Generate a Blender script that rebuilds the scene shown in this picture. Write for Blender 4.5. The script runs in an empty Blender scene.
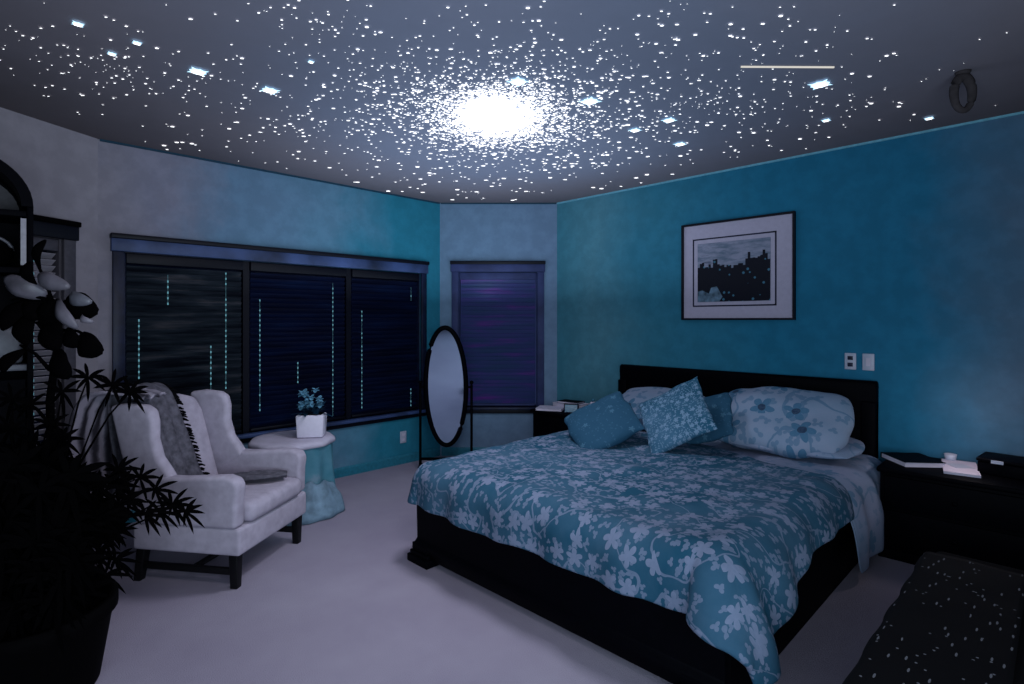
import bpy, bmesh, math, random
from mathutils import Vector, Matrix, noise
random.seed(7)
COL = bpy.context.scene.collection
PI = math.pi; S2 = math.sqrt(2)
H = 1.47          # eye height
CEIL = 2.74
F = 553.0         # focal length in pixels for a 1024 px wide frame
# room axes: +X runs along the window wall, +Y along the bed wall; the viewer stands at the origin looking along (1,1)
def cw(xc, yc, z=0.0):
    return Vector(((xc+yc)/S2, (yc-xc)/S2, z))
def at(px, py, d):                       # point seen at px,py standing d metres away
    return cw((px-512)/F*d, d, H-(py-320)/F*d)
def on_ceiling(px, py, z=CEIL):
    d = (z-H)*F/(320-py)
    return at(px, py, d)

# ------------------------------------------------------------------ materials
class NT:
    def __init__(s, name):
        s.m = bpy.data.materials.new(name); s.m.use_nodes = True
        s.t = s.m.node_tree; s.t.nodes.clear()
        s.out = s.t.nodes.new('ShaderNodeOutputMaterial')
    def n(s, typ, ins=None, **kw):
        nd = s.t.nodes.new(typ)
        for k, v in kw.items(): setattr(nd, k, v)
        for k, v in (ins or {}).items():
            sock = nd.inputs[k]
            if isinstance(v, bpy.types.NodeSocket): s.t.links.new(v, sock)
            else: sock.default_value = v
        return nd
    def math(s, op, a, b=0.0, c=None):
        ins = {0: a, 1: b}
        if c is not None: ins[2] = c
        return s.n('ShaderNodeMath', ins, operation=op).outputs[0]
    def ramp(s, fac, pts, interp='LINEAR'):
        nd = s.n('ShaderNodeValToRGB', {0: fac}); r = nd.color_ramp; r.interpolation = interp
        while len(r.elements) > 1: r.elements.remove(r.elements[0])
        r.elements[0].position = pts[0][0]; r.elements[0].color = rgba(pts[0][1])
        for p, c in pts[1:]:
            e = r.elements.new(p); e.color = rgba(c)
        return nd.outputs[0]
    def mix(s, fac, a, b):
        nd = s.n('ShaderNodeMix', data_type='RGBA')
        for i, v in ((0, fac), (6, a), (7, b)):
            if isinstance(v, bpy.types.NodeSocket): s.t.links.new(v, nd.inputs[i])
            else: nd.inputs[i].default_value = v if i == 0 else rgba(v)
        return nd.outputs[2]
    def noise(s, vec, scale, detail=3, rough=.5, dist=0):
        return s.n('ShaderNodeTexNoise', {'Vector': vec, 'Scale': scale, 'Detail': detail, 'Roughness': rough, 'Distortion': dist}).outputs['Fac']
    def bsdf(s, color, rough=.6, spec=.3, metal=0, bump=None, bstr=.2, bdist=.01, **kw):
        nd = s.n('ShaderNodeBsdfPrincipled', {'Roughness': rough, 'Metallic': metal, 'Specular IOR Level': spec})
        if isinstance(color, bpy.types.NodeSocket): s.t.links.new(color, nd.inputs['Base Color'])
        else: nd.inputs['Base Color'].default_value = rgba(color)
        for k, v in kw.items():
            nd.inputs[k.replace('_', ' ')].default_value = v
        if bump is not None:
            b = s.n('ShaderNodeBump', {'Height': bump, 'Strength': bstr, 'Distance': bdist})
            s.t.links.new(b.outputs[0], nd.inputs['Normal'])
        s.t.links.new(nd.outputs[0], s.out.inputs[0])
        return nd
def lin(c): return c/12.92 if c <= .04045 else ((c+.055)/1.055)**2.4
def rgba(c):
    if len(c) == 4: return c
    if max(c) > 1.0: c = tuple(lin(v/255) for v in c)
    return (c[0], c[1], c[2], 1.0)
def simple(name, col, rough=.6, spec=.3, metal=0, nscale=40, var=.15, bstr=.1):
    t = NT(name); g = t.n('ShaderNodeTexCoord').outputs['Object']
    f = t.noise(g, nscale, 4)
    c = rgba(col); d = tuple(v*(1-var) for v in c[:3])+(1,); e = tuple(min(1, v*(1+var)) for v in c[:3])+(1,)
    t.bsdf(t.ramp(f, [(.3, d), (.7, e)]), rough, spec, metal, bump=f, bstr=bstr)
    return t.m
def emit(name, col, strength):
    t = NT(name); e = t.n('ShaderNodeEmission', {'Color': rgba(col), 'Strength': strength})
    t.t.links.new(e.outputs[0], t.out.inputs[0]); return t.m

M = {}
M['black_wood'] = simple('black_wood', (.0006, .0007, .002), .6, .04, nscale=25)
M['black_cloth'] = simple('black_cloth', (.003, .0028, .0035), .9, .05, nscale=60)
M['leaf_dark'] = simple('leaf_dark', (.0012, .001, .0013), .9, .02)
M['leaf_lit'] = simple('leaf_lit', (.11, .10, .12), .45, .4, nscale=9, var=.5)  # grey leaves: the lit, glossy look is put into the leaf colour
M['pot'] = simple('pot', (.0012, .001, .0013), .8, .03)
M['chair_cloth'] = simple('chair_cloth', (.42, .38, .45), .9, .1, nscale=18, var=.12, bstr=.15)
M['chair_leg'] = simple('chair_leg', (.003, .003, .004), .5, .2)
M['throw_grey'] = simple('throw_grey', (.10, .095, .115), .9, .1, nscale=30, var=.4)
M['lilac_white'] = simple('lilac_white', (.56, .52, .62), .8, .2, nscale=12, var=.08)
M['plastic'] = simple('plastic', (.42, .45, .55), .4, .4, var=.03)
M['casing'] = simple('casing', (.005, .009, .03), .45, .3, nscale=14, var=.5)
M['casing_dark'] = simple('casing_dark', (.0015, .002, .007), .5, .2)
M['casing_light'] = simple('casing_light', (.030, .042, .12), .6, .2, nscale=6, var=.3)
M['cornice_blue'] = simple('cornice_blue', (.035, .060, .15), .5, .3, nscale=3, var=.7)
M['casing_grey'] = simple('casing_grey', (.07, .065, .08), .5, .3)
M['cord_glow'] = emit('cord_glow', (.20, .52, .66), .42)
M['steel_grey'] = simple('steel_grey', (.10, .10, .12), .4, .5)
M['teal_glass'] = simple('teal_glass', (.03, .16, .24), .2, .6)

def wall_mat(name, stops, axis_pts, mott=.5):
    """wall paint: a teal to mauve ramp imitates coloured light, mottled with noise"""
    t = NT(name); o = t.n('ShaderNodeTexCoord').outputs['Object']
    sep = t.n('ShaderNodeSeparateXYZ', {0: o})
    n1 = t.noise(o, 1.3, 5, .6, .4); n2 = t.noise(o, 7, 4, .6)
    x = t.math('ADD', t.math('DIVIDE', sep.outputs[0], axis_pts), t.math('MULTIPLY', t.math('SUBTRACT', n1, .5), mott))
    base = t.ramp(x, stops)  # coloured light put into the paint as a ramp along the wall
    dark = t.n('ShaderNodeHueSaturation', {'Color': base, 'Value': .86}).outputs[0]
    c = t.mix(t.ramp(n2, [(.42, (0, 0, 0)), (.62, (1, 1, 1))]), dark, base)
    t.bsdf(c, .85, .12, bump=n2, bstr=.08)
    return t, c, sep, o, n1
G_MAUVE = (.20, .185, .215); TEAL = (.012, .175, .255); TEAL_L = (.045, .27, .34); GREYBLUE = (.125, .22, .33)
wm_window = wall_mat('wall_paint_window', [(0, (.28, .26, .30)), (.14, (.25, .25, .32)), (.32, (.14, .24, .35)), (.6, (.11, .24, .34)), (.8, (.022, .20, .29)), (1, (.022, .20, .29))], 3.0, .4)[0].m
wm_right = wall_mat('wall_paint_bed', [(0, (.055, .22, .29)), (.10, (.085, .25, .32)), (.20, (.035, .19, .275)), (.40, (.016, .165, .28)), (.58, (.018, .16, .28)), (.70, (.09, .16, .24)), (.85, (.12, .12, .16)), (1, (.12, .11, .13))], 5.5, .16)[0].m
wm_diag = wall_mat('wall_paint_bay', [(0, (.15, .25, .36)), (1, (.16, .25, .37))], 1.27, .2)[0].m
wm_left = wall_mat('wall_paint_left', [(0, (.29, .265, .285)), (1, (.31, .285, .32))], 1.3, .2)[0].m
wm_plain = wall_mat('wall_paint_plain', [(0, (.12, .13, .16)), (1, (.10, .14, .18))], 6, .2)[0].m

def ceiling_mat():
    t = NT('ceiling_paint'); o = t.n('ShaderNodeTexCoord').outputs['Object']
    sep = t.n('ShaderNodeSeparateXYZ', {0: o})
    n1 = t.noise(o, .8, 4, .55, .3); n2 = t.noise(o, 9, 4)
    # distance from the galaxy centre: paler slate blue paints in the core's glow, taupe towards the edges
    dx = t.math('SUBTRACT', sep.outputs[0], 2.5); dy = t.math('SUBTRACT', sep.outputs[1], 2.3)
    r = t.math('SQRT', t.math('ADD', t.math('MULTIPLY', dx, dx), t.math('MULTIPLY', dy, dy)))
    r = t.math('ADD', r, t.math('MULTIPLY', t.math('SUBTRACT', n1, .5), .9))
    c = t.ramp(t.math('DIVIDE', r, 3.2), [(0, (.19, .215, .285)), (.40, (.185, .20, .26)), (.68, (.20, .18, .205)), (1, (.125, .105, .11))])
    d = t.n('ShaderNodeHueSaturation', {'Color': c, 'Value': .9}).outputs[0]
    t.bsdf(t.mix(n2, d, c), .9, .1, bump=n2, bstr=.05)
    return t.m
def carpet_mat():
    t = NT('carpet'); o = t.n('ShaderNodeTexCoord').outputs['Object']
    n1 = t.noise(o, 1.1, 4, .6); n2 = t.noise(o, 220, 2, .7)
    c = t.ramp(n1, [(.3, (.33, .29, .37)), (.7, (.42, .38, .46))])
    d = t.n('ShaderNodeHueSaturation', {'Color': c, 'Value': .82}).outputs[0]
    t.bsdf(t.mix(n2, d, c), .97, .03, bump=n2, bstr=.5, bdist=.01)
    return t.m
M['ceiling'] = ceiling_mat(); M['carpet'] = carpet_mat()

def floral(name, base, base2, flower, fs, leaf_amt=.5, centre=None, density=.75, vine=True):
    """sprigged fabric: petalled blossoms and leaves scattered over the cloth's own UV metres"""
    t = NT(name); uv = t.n('ShaderNodeTexCoord').outputs['UV']
    nb = t.noise(uv, 2.2, 4, .6)
    warp = t.n('ShaderNodeTexNoise', {'Vector': uv, 'Scale': 9.0, 'Detail': 2.0}).outputs['Color']
    wv = t.n('ShaderNodeVectorMath', {0: warp, 1: (.5, .5, .5)}, operation='SUBTRACT').outputs[0]
    wv = t.n('ShaderNodeVectorMath', {0: wv, 'Scale': .035}, operation='SCALE').outputs[0]
    p = t.n('ShaderNodeVectorMath', {0: uv, 1: wv}, operation='ADD').outputs[0]
    def blossoms(scale, petals, R, off, stretch=0):
        pv = t.n('ShaderNodeVectorMath', {0: p, 1: off}, operation='ADD').outputs[0]
        ps = t.n('ShaderNodeVectorMath', {0: pv, 'Scale': scale}, operation='SCALE').outputs[0]
        v = t.n('ShaderNodeTexVoronoi', {'Vector': ps, 'Scale': 1.0, 'Randomness': .8}, voronoi_dimensions='2D')
        d = t.n('ShaderNodeVectorMath', {0: ps, 1: v.outputs['Position']}, operation='SUBTRACT').outputs[0]
        s = t.n('ShaderNodeSeparateXYZ', {0: d})
        rnd = t.n('ShaderNodeSeparateColor', {0: v.outputs['Color']})
        ang = t.math('ADD', t.math('ARCTAN2', s.outputs[1], s.outputs[0]), t.math('MULTIPLY', rnd.outputs[0], 6.28))
        if petals: k = t.math('ABSOLUTE', t.math('COSINE', t.math('MULTIPLY', ang, petals/2)))
        else: k = t.math('POWER', t.math('ABSOLUTE', t.math('COSINE', ang)), 2.5)
        lim = t.math('MULTIPLY', t.math('ADD', t.math('MULTIPLY', k, .62), .38 if petals else .12), R)
        m = t.math('LESS_THAN', v.outputs['Distance'], lim)
        keep = t.math('LESS_THAN', rnd.outputs[1], density)
        return t.math('MULTIPLY', m, keep), v.outputs['Distance']
    f1, d1 = blossoms(fs, 5, .42, (0, 0, 0))
    f2, d2 = blossoms(fs*1.7, 0, .48, (.37, .21, 0))
    f3, d3 = blossoms(fs*2.4, 3, .36, (.11, .83, 0))
    m = t.math('MAXIMUM', f1, t.math('MULTIPLY', f2, leaf_amt)); m = t.math('MAXIMUM', m, t.math('MULTIPLY', f3, leaf_amt))
    if vine:
        nv = t.noise(p, fs*.42, 1, .3); vv = t.math('LESS_THAN', t.math('ABSOLUTE', t.math('SUBTRACT', nv, .5)), .008)
        m = t.math('MAXIMUM', m, t.math('MULTIPLY', vv, .7))
    base_c = t.mix(t.ramp(nb, [(.35, (0, 0, 0)), (.65, (1, 1, 1))]), base, base2)
    c = t.mix(m, base_c, flower)
    if centre:
        cc = t.math('MULTIPLY', t.math('LESS_THAN', d1, .13), f1); c = t.mix(cc, c, centre)
    fine = t.noise(uv, 60, 3)
    c = t.mix(t.math('MULTIPLY', fine, .35), c, base)
    h = t.math('ADD', t.math('MULTIPLY', m, .6), t.math('MULTIPLY', fine, .4))
    t.bsdf(c, .85, .15, bump=h, bstr=.35, bdist=.006)
    return t.m
M['comforter'] = floral('comforter_fabric', (.011, .070, .120), (.055, .12, .185), (.20, .235, .335), 10.5, .7, None, .55)
M['pillow_floral'] = floral('pillow_floral', (.20, .30, .42), (.30, .34, .45), (.05, .16, .27), 5.0, .6, (.004, .02, .06), .55)
M['pillow_teal'] = floral('pillow_teal', (.016, .065, .115), (.020, .075, .13), (.055, .14, .21), 22, .5, None, .18, False)
M['pillow_sequin'] = floral('pillow_sequin', (.012, .075, .13), (.07, .16, .25), (.17, .27, .38), 26, .8, None, .5, False)
M['sheet'] = floral('sheet_fabric', (.20, .27, .38), (.30, .32, .44), (.10, .20, .31), 6, .4, None, .3)
M['mattress'] = simple('mattress', (.03, .05, .09), .9, .1)

def speck_mat():
    t = NT('spangled_cloth'); uv = t.n('ShaderNodeTexCoord').outputs['UV']
    p = t.n('ShaderNodeVectorMath', {0: uv, 1: (1, 1, 1)}, operation='MULTIPLY').outputs[0]
    v = t.n('ShaderNodeTexVoronoi', {'Vector': p, 'Scale': 48.0, 'Randomness': 1.0}, voronoi_dimensions='2D')
    rnd = t.n('ShaderNodeSeparateColor', {0: v.outputs['Color']})
    a = t.math('MULTIPLY', t.math('LESS_THAN', v.outputs['Distance'], .17), t.math('LESS_THAN', rnd.outputs[0], .06))
    pr = t.n('ShaderNodeMapping', {'Vector': p, 'Rotation': (0, 0, .7), 'Scale': (16, 70, 1)}).outputs[0]
    v2 = t.n('ShaderNodeTexVoronoi', {'Vector': pr, 'Scale': 1.0, 'Randomness': 1.0}, voronoi_dimensions='2D'); r2 = t.n('ShaderNodeSeparateColor', {0: v2.outputs['Color']})
    b = t.math('MULTIPLY', t.math('LESS_THAN', v2.outputs['Distance'], .2), t.math('LESS_THAN', r2.outputs[0], .12))
    m = t.math('MAXIMUM', a, b)
    t.bsdf(t.mix(m, (.0025, .0022, .003), (.13, .13, .145)), .8, .1)
    return t.m
M['spangle'] = speck_mat()

def slat_mat(name, c1, c2, c3, sc):
    t = NT(name); o = t.n('ShaderNodeTexCoord').outputs['Object']
    mp = t.n('ShaderNodeMapping', {'Vector': o, 'Scale': (sc, 1, 14)}).outputs[0]
    n = t.noise(mp, 1.0, 4, .6)
    t.bsdf(t.ramp(n, [(.38, c1), (.55, c2), (.72, c3)]), .45, .3)
    return t.m
M['slat_left'] = slat_mat('slat_left', (.003, .005, .010), (.018, .026, .036), (.085, .08, .09), 1.6)
M['slat_mid'] = slat_mat('slat_mid', (.0012, .003, .015), (.0018, .006, .03), (.003, .012, .05), 1.3)
M['slat_purple'] = slat_mat('slat_purple', (.025, .05, .13), (.04, .045, .17), (.12, .03, .23), 1.5)
M['slat_backlit'] = slat_mat('slat_backlit', (.25, .24, .27), (.45, .42, .47), (.55, .52, .57), 2)  # pale slats: light from behind is put into their colour
def glass_mat():
    t = NT('window_glass'); t.bsdf((.02, .03, .07), .05, .5, Transmission_Weight=.6, IOR=1.45); return t.m
M['glass'] = glass_mat()
t_ = NT('mirror_silver'); t_.bsdf((.62, .84, 1.0), .06, .5, 1.0); M['mirror'] = t_.m

# ------------------------------------------------------------------ builders
def link(name, bm, mat, parent=None, smooth=False, loc=None, rot=None):
    me = bpy.data.meshes.new(name); bm.normal_update(); bm.to_mesh(me); bm.free()
    for m in (mat if isinstance(mat, (list, tuple)) else [mat]): me.materials.append(m)
    o = bpy.data.objects.new(name, me); COL.objects.link(o)
    if parent: o.parent = parent
    if loc is not None: o.location = loc
    if rot is not None: o.rotation_euler = rot
    if smooth: me.shade_smooth()
    return o
def tag(o, label, cat, group=None, kind=None):
    if label: o['label'] = label
    if cat: o['category'] = cat
    if group: o['group'] = group
    if kind: o['kind'] = kind
    return o
def empty(name, loc, rz, label=None, cat=None, group=None, kind=None):
    o = bpy.data.objects.new(name, None); COL.objects.link(o); o.location = loc; o.rotation_euler = (0, 0, rz)
    o.empty_display_size = .1
    return tag(o, label, cat, group, kind)
def box(bm, x0, x1, y0, y1, z0, z1, mtx=None):
    vs = [bm.verts.new(Vector(p)) for p in ((x0,y0,z0),(x1,y0,z0),(x1,y1,z0),(x0,y1,z0),(x0,y0,z1),(x1,y0,z1),(x1,y1,z1),(x0,y1,z1))]
    if mtx:
        for v in vs: v.co = mtx @ v.co
    for f in ((3,2,1,0),(4,5,6,7),(0,1,5,4),(1,2,6,5),(2,3,7,6),(3,0,4,7)): bm.faces.new([vs[i] for i in f])
    return vs
def nb(): return bmesh.new()
def boxo(name, b, mat, parent=None, bevel=0, seg=2, sub=0, mtx=None):
    bm = nb(); box(bm, *b, mtx=mtx); o = link(name, bm, mat, parent)
    mods(o, bevel, seg, sub); return o
def mods(o, bevel=0, seg=2, sub=0):
    if bevel:
        m = o.modifiers.new('bevel', 'BEVEL'); m.width = bevel; m.segments = seg; m.limit_method = 'ANGLE'
        o.data.shade_smooth()
    if sub:
        m = o.modifiers.new('sub', 'SUBSURF'); m.levels = sub; m.render_levels = sub; o.data.shade_smooth()
    return o
def prism(bm, pts, d0, d1, plane='XZ', mtx=None):
    def P(a, b, d):
        v = {'XZ': (a, d, b), 'YZ': (d, a, b), 'XY': (a, b, d)}[plane]; v = Vector(v)
        return mtx @ v if mtx else v
    A = [bm.verts.new(P(a, b, d0)) for a, b in pts]; B = [bm.verts.new(P(a, b, d1)) for a, b in pts]
    n = len(pts); bm.faces.new(A); bm.faces.new(B[::-1])
    for i in range(n): bm.faces.new([A[i], B[i], B[(i+1) % n], A[(i+1) % n]])
    bmesh.ops.recalc_face_normals(bm, faces=bm.faces[:])
def tube(bm, path, rad, seg=8, closed=False):
    path = [Vector(p) for p in path]; n = len(path); rings = []
    R = rad if isinstance(rad, (list, tuple)) else [rad]*n
    for i, p in enumerate(path):
        a = path[(i-1) % n] if (closed or i > 0) else p; b = path[(i+1) % n] if (closed or i < n-1) else p
        d = (b-a).normalized(); up = Vector((0, 0, 1)) if abs(d.z) < .95 else Vector((1, 0, 0))
        s = d.cross(up).normalized(); u = s.cross(d).normalized()
        rings.append([bm.verts.new(p + R[i]*(math.cos(2*PI*k/seg)*s + math.sin(2*PI*k/seg)*u)) for k in range(seg)])
    rng = n if closed else n-1
    for i in range(rng):
        A, B = rings[i], rings[(i+1) % n]
        for k in range(seg): bm.faces.new([A[k], A[(k+1) % seg], B[(k+1) % seg], B[k]])
    if not closed: bm.faces.new(rings[0][::-1]); bm.faces.new(rings[-1])
    bmesh.ops.recalc_face_normals(bm, faces=bm.faces[:])
def lathe(bm, prof, seg=32, cx=0, cy=0, wob=None):
    rings = []
    for (r, z) in prof:
        ring = []
        for k in range(seg):
            a = 2*PI*k/seg; rr = r if not wob else r*wob(a, z)
            ring.append(bm.verts.new((cx+rr*math.cos(a), cy+rr*math.sin(a), z)))
        rings.append(ring)
    for A, B in zip(rings, rings[1:]):
        for k in range(seg): bm.faces.new([A[k], A[(k+1) % seg], B[(k+1) % seg], B[k]])
    if prof[0][0] > 1e-4: bm.faces.new(rings[0][::-1])
    if prof[-1][0] > 1e-4: bm.faces.new(rings[-1])
    bmesh.ops.recalc_face_normals(bm, faces=bm.faces[:])
def nz(x, y, z=0): return noise.noise(Vector((x, y, z)))

# ------------------------------------------------------------------ the room
C_L = Vector((.689, 4.795)); L0 = C_L + Vector((-.8613, -.5081))*1.3
PW = [Vector((-1.6, -1.6)), Vector((-1.6, L0.y)), L0, C_L, Vector((3.69, 4.795)), Vector((4.588, 3.897)), Vector((4.588, -1.6))]
bm = nb(); prism(bm, [(p.x, p.y) for p in PW], -.1, 0, 'XY')
tag(link('floor', bm, M['carpet']), 'pale mauve-grey carpet across the bedroom', 'floor', kind='structure')
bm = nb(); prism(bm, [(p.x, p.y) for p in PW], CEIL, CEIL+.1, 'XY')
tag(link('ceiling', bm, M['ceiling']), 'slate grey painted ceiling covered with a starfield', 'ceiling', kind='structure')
def frame_of(p0, p1):
    d = p1-p0; return (p0.x, p0.y, 0), math.atan2(d.y, d.x), d.length
def wall(name, p0, p1, mat, hole=None, label=None):
    loc, rz, L = frame_of(p0, p1); bm = nb(); T = .14
    if hole:
        a, b, z0, z1 = hole
        for q in ((0, a, 0, CEIL), (b, L, 0, CEIL), (a, b, 0, z0), (a, b, z1, CEIL)): box(bm, q[0], q[1], 0, T, q[2], q[3])
    else: box(bm, 0, L, 0, T, 0, CEIL)
    o = link(name, bm, mat, loc=loc, rot=(0, 0, rz)); tag(o, label, 'wall', kind='structure')
    return o
wall('wall_window', C_L, PW[4], wm_window, (.15, 2.74, .53, 1.96), 'mottled teal and mauve wall around the wide window')
wall('wall_bay', PW[4], PW[5], wm_diag, (.20, 1.058, .53, 1.99), 'narrow pale blue angled wall holding the small window')
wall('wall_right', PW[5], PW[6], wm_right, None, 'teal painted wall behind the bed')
wall('wall_left', L0, C_L, wm_left, (.42, 1.05, .53, 2.0), 'mauve-grey angled wall at the far left')
wall('wall_back', PW[6], PW[0], wm_plain, None, 'plain wall behind the viewer')
wall('wall_side', PW[0], PW[1], wm_plain, None, 'plain side wall behind the plants')
wall('wall_return', PW[1], PW[2], wm_plain, None, 'short return wall beside the cabinet')
def baseboard(name, p0, p1, mat):
    loc, rz, L = frame_of(p0, p1); bm = nb(); prism(bm, [(-.014, 0), (0, 0), (0, .09), (-.006, .09), (-.014, .075)], .02, L-.02, 'YZ')
    tag(link(name, bm, mat, loc=loc, rot=(0, 0, rz)), None, None, kind='structure')
M['base_teal'] = simple('base_teal', (.02, .17, .24), .5, .3); M['base_grey'] = simple('base_grey', (.16, .15, .18), .5, .3)
baseboard('baseboard_window', C_L, PW[4], M['base_teal']); baseboard('baseboard_bay', PW[4], PW[5], M['base_teal'])
baseboard('baseboard_right', PW[5], PW[6], M['base_teal']); baseboard('baseboard_left', L0, C_L, M['base_grey'])
# thin picked-out line where the walls meet the ceiling
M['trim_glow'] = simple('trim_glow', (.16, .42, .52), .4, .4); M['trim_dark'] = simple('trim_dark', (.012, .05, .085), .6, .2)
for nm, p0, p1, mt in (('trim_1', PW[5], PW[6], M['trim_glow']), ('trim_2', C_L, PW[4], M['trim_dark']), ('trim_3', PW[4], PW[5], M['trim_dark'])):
    loc, rz, L = frame_of(p0, p1); bm = nb(); box(bm, 0.01, L-.01, -.013, 0, CEIL-.014, CEIL)
    tag(link(nm, bm, mt, loc=loc, rot=(0, 0, rz)), None, None, kind='structure')

def window(name, p0, p1, outer, hole, mull, casing, caps):
    loc, rz, L = frame_of(p0, p1); a, b, z0, z1 = outer; ha, hb, h0, h1 = hole
    w = empty(name, loc, rz, kind='structure')
    bm = nb()
    box(bm, a, ha, -.03, 0, h0-.02, h1); box(bm, hb, b, -.03, 0, h0-.02, h1)      # side casings
    for q in ((ha, ha+.012), (hb-.012, hb)): box(bm, q[0], q[1], 0, .12, h0, h1)      # jamb linings
    o = link('window_frame', bm, casing, w); mods(o, .004)
    bm = nb(); box(bm, a-.01, b+.01, -.045, 0, h1, z1-.025)
    mods(link('head_casing', bm, caps[0], w), .004)
    bm = nb(); box(bm, a-.015, b+.015, -.06, 0, z1-.03, z1+.005)
    mods(link('cornice', bm, caps[1], w), .006)
    bm = nb(); box(bm, a-.01, b+.01, -.06, .12, h0-.03, h0)
    mods(link('window_sill', bm, caps[2], w), .006)
    bm = nb(); box(bm, a, b, -.028, 0, z0, h0-.03)
    mods(link('apron', bm, M['casing_dark'], w), .004)
    xs = [ha] + mull + [hb]
    for m_ in mull:
        bm = nb(); box(bm, m_-.025, m_+.025, .02, .12, h0, h1); link('mullion', bm, M['casing_dark'] if len(mull) > 1 else casing, w)
    for i in range(len(xs)-1):
        bm = nb(); box(bm, xs[i]+.02, xs[i+1]-.02, .095, .10, h0+.005, h1-.005); link('window_pane', bm, M['glass'], w)
    return loc, rz
def blind(loc, rz, a, b, z0, z1, slat, rail, label, cord_lights, dashes=None, tilt=.95, group=None, yy=.035):
    e = empty('window_blind', (loc[0]+math.cos(rz)*a, loc[1]+math.sin(rz)*a, 0), rz, label, 'blind', group)
    W = b-a
    mods(boxo('valance', (0, W, yy-.035, yy+.02, z1-.075, z1), rail, e), .004)
    mods(boxo('bottom_rail', (0.005, W-.005, yy-.02, yy+.02, z0+.002, z0+.025), rail, e), .004)
    bm = nb(); z = z0+.05
    zs = []
    while z < z1-.08:
        mtx = Matrix.Translation((0, yy, z)) @ Matrix.Rotation(-tilt+random.uniform(-.05, .05), 4, 'X')
        box(bm, .006, W-.006, -.026, .026, -.0015, .0015, mtx); zs.append(z); z += .042
    link('slats', bm, slat, e)
    for c, lo, hi in cord_lights:
        # one cord: self-lit ribbon standing in for light through the holes, wide at every slat
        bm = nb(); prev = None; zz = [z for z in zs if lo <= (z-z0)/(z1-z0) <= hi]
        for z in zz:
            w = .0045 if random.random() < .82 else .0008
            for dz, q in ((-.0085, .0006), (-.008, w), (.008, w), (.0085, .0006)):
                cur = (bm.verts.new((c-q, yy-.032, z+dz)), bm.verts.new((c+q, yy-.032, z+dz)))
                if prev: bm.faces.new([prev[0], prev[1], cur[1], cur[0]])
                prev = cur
        link('cord_light', bm, M['cord_glow'], e)
    return e
lw, rw = window('window_1', C_L, PW[4], (.08, 2.805, .46, 2.08), (.15, 2.74, .53, 1.96), [1.0, 1.93], M['casing'], (M['cornice_blue'], M['casing_dark'], M['cornice_blue']))
def sx(px, p0=C_L):                    # position along the window wall of a feature seen at px
    u = (px-512)/F; return (1+u)/(1-u)*4.795 - C_L.x
blind(lw, rw, .165, .97, .535, 1.955, M['slat_left'], M['casing_dark'], 'dark slatted blind at the left end of the wide window, behind the armchair',
      [(sx(139)-.165, .35, .66), (sx(168)-.165, .74, .90), (sx(226)-.165, .25, .95), (sx(211)-.165, .18, .52)])
blind(lw, rw, 1.03, 1.90, .535, 1.955, M['slat_mid'], M['casing_dark'], 'navy slatted blind in the middle of the wide window, behind the draped table',
      [(sx(260)-1.03, .12, .80), (sx(298)-1.03, .25, .4), (sx(333)-1.03, .02, .9)])
blind(lw, rw, 1.96, 2.725, .535, 1.955, M['slat_mid'], M['casing_dark'], 'navy slatted blind at the right end of the wide window, beside the standing mirror',
      [(sx(362)-1.96, .06, .72), (sx(411)-1.96, .02, .16), (sx(411.2)-1.96, .80, .9)])
lb, rb = window('window_2', PW[4], PW[5], (.13, 1.128, .46, 2.10), (.20, 1.058, .53, 1.99), [], M['casing_light'], (M['casing_light'], M['casing_dark'], M['casing']))
blind(lb, rb, .215, 1.043, .535, 1.985, M['slat_purple'], M['casing_light'], 'purple-blue slatted blind in the small window right of the oval mirror', [], tilt=1.15)
ll, rl = window('window_3', L0, C_L, (.35, 1.127, .46, 2.12), (.42, 1.05, .53, 2.0), [.735], M['casing_grey'], (M['casing_dark'], M['pot'], M['casing_grey']))
blind(ll, rl, .435, 1.035, .535, 1.995, M['slat_backlit'], M['casing_grey'], 'pale grey slatted blind in the narrow window at far left, behind the leaves', [(.15, .1, .9), (.45, .1, .9)], tilt=.7)

# ------------------------------------------------------------------ starry ceiling
M['star_white'] = emit('star_white', (.92, .95, 1.0), 2.2)
M['star_blue'] = emit('star_blue', (.45, .75, 1.0), 1.5)
M['core'] = emit('core', (.97, .98, 1.0), 3.0)
GC = on_ceiling(497, 115)
def disc(bm, x, y, r, z, seg=6, sq=1.0, a0=0, axis=PI/4):
    vs = []
    for k in range(seg):
        a = -2*PI*k/seg+a0; u = r*math.cos(a); v = r*math.sin(a)*sq
        vs.append(bm.verts.new((x+u*math.cos(axis)-v*math.sin(axis), y+u*math.sin(axis)+v*math.cos(axis), z)))
    return bm.faces.new(vs)
bm = nb(); rs = random.Random(3)
EX = cw(1, 0); EY = cw(0, 1)
def star(dx, dy, r):
    p = GC + EX*dx + EY*dy
    if p.x > 4.5 or p.y > 4.72 or p.x+p.y > 8.40 or p.x < -.6 or p.y < -.6: return
    r *= 1.3*min(1.9, max(.75, (max(.5, p.x+p.y)/S2/3.4)**1.3))          # the far end of the panel carries larger points
    disc(bm, p.x, p.y, r, CEIL-.004-rs.random()*.002, 5, rs.uniform(.45, .75), 0, -PI/4)
for i in range(3300):       # dense halo of the cluster
    q = abs(rs.gauss(0, 1)); a = rs.random()*2*PI; R = .45+.42*q**1.15
    star(R*math.cos(a)*.40, R*math.sin(a)*.50, rs.uniform(.003, .0085 if R < .8 else .0065))
for i in range(1900):       # thinning outer halo
    R = .3+rs.expovariate(1/.55); a = rs.random()*2*PI
    star(R*math.cos(a)*1.15, R*math.sin(a)*1.15, rs.choice((.003, .004, .005, .006, .007, .010)))
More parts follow.
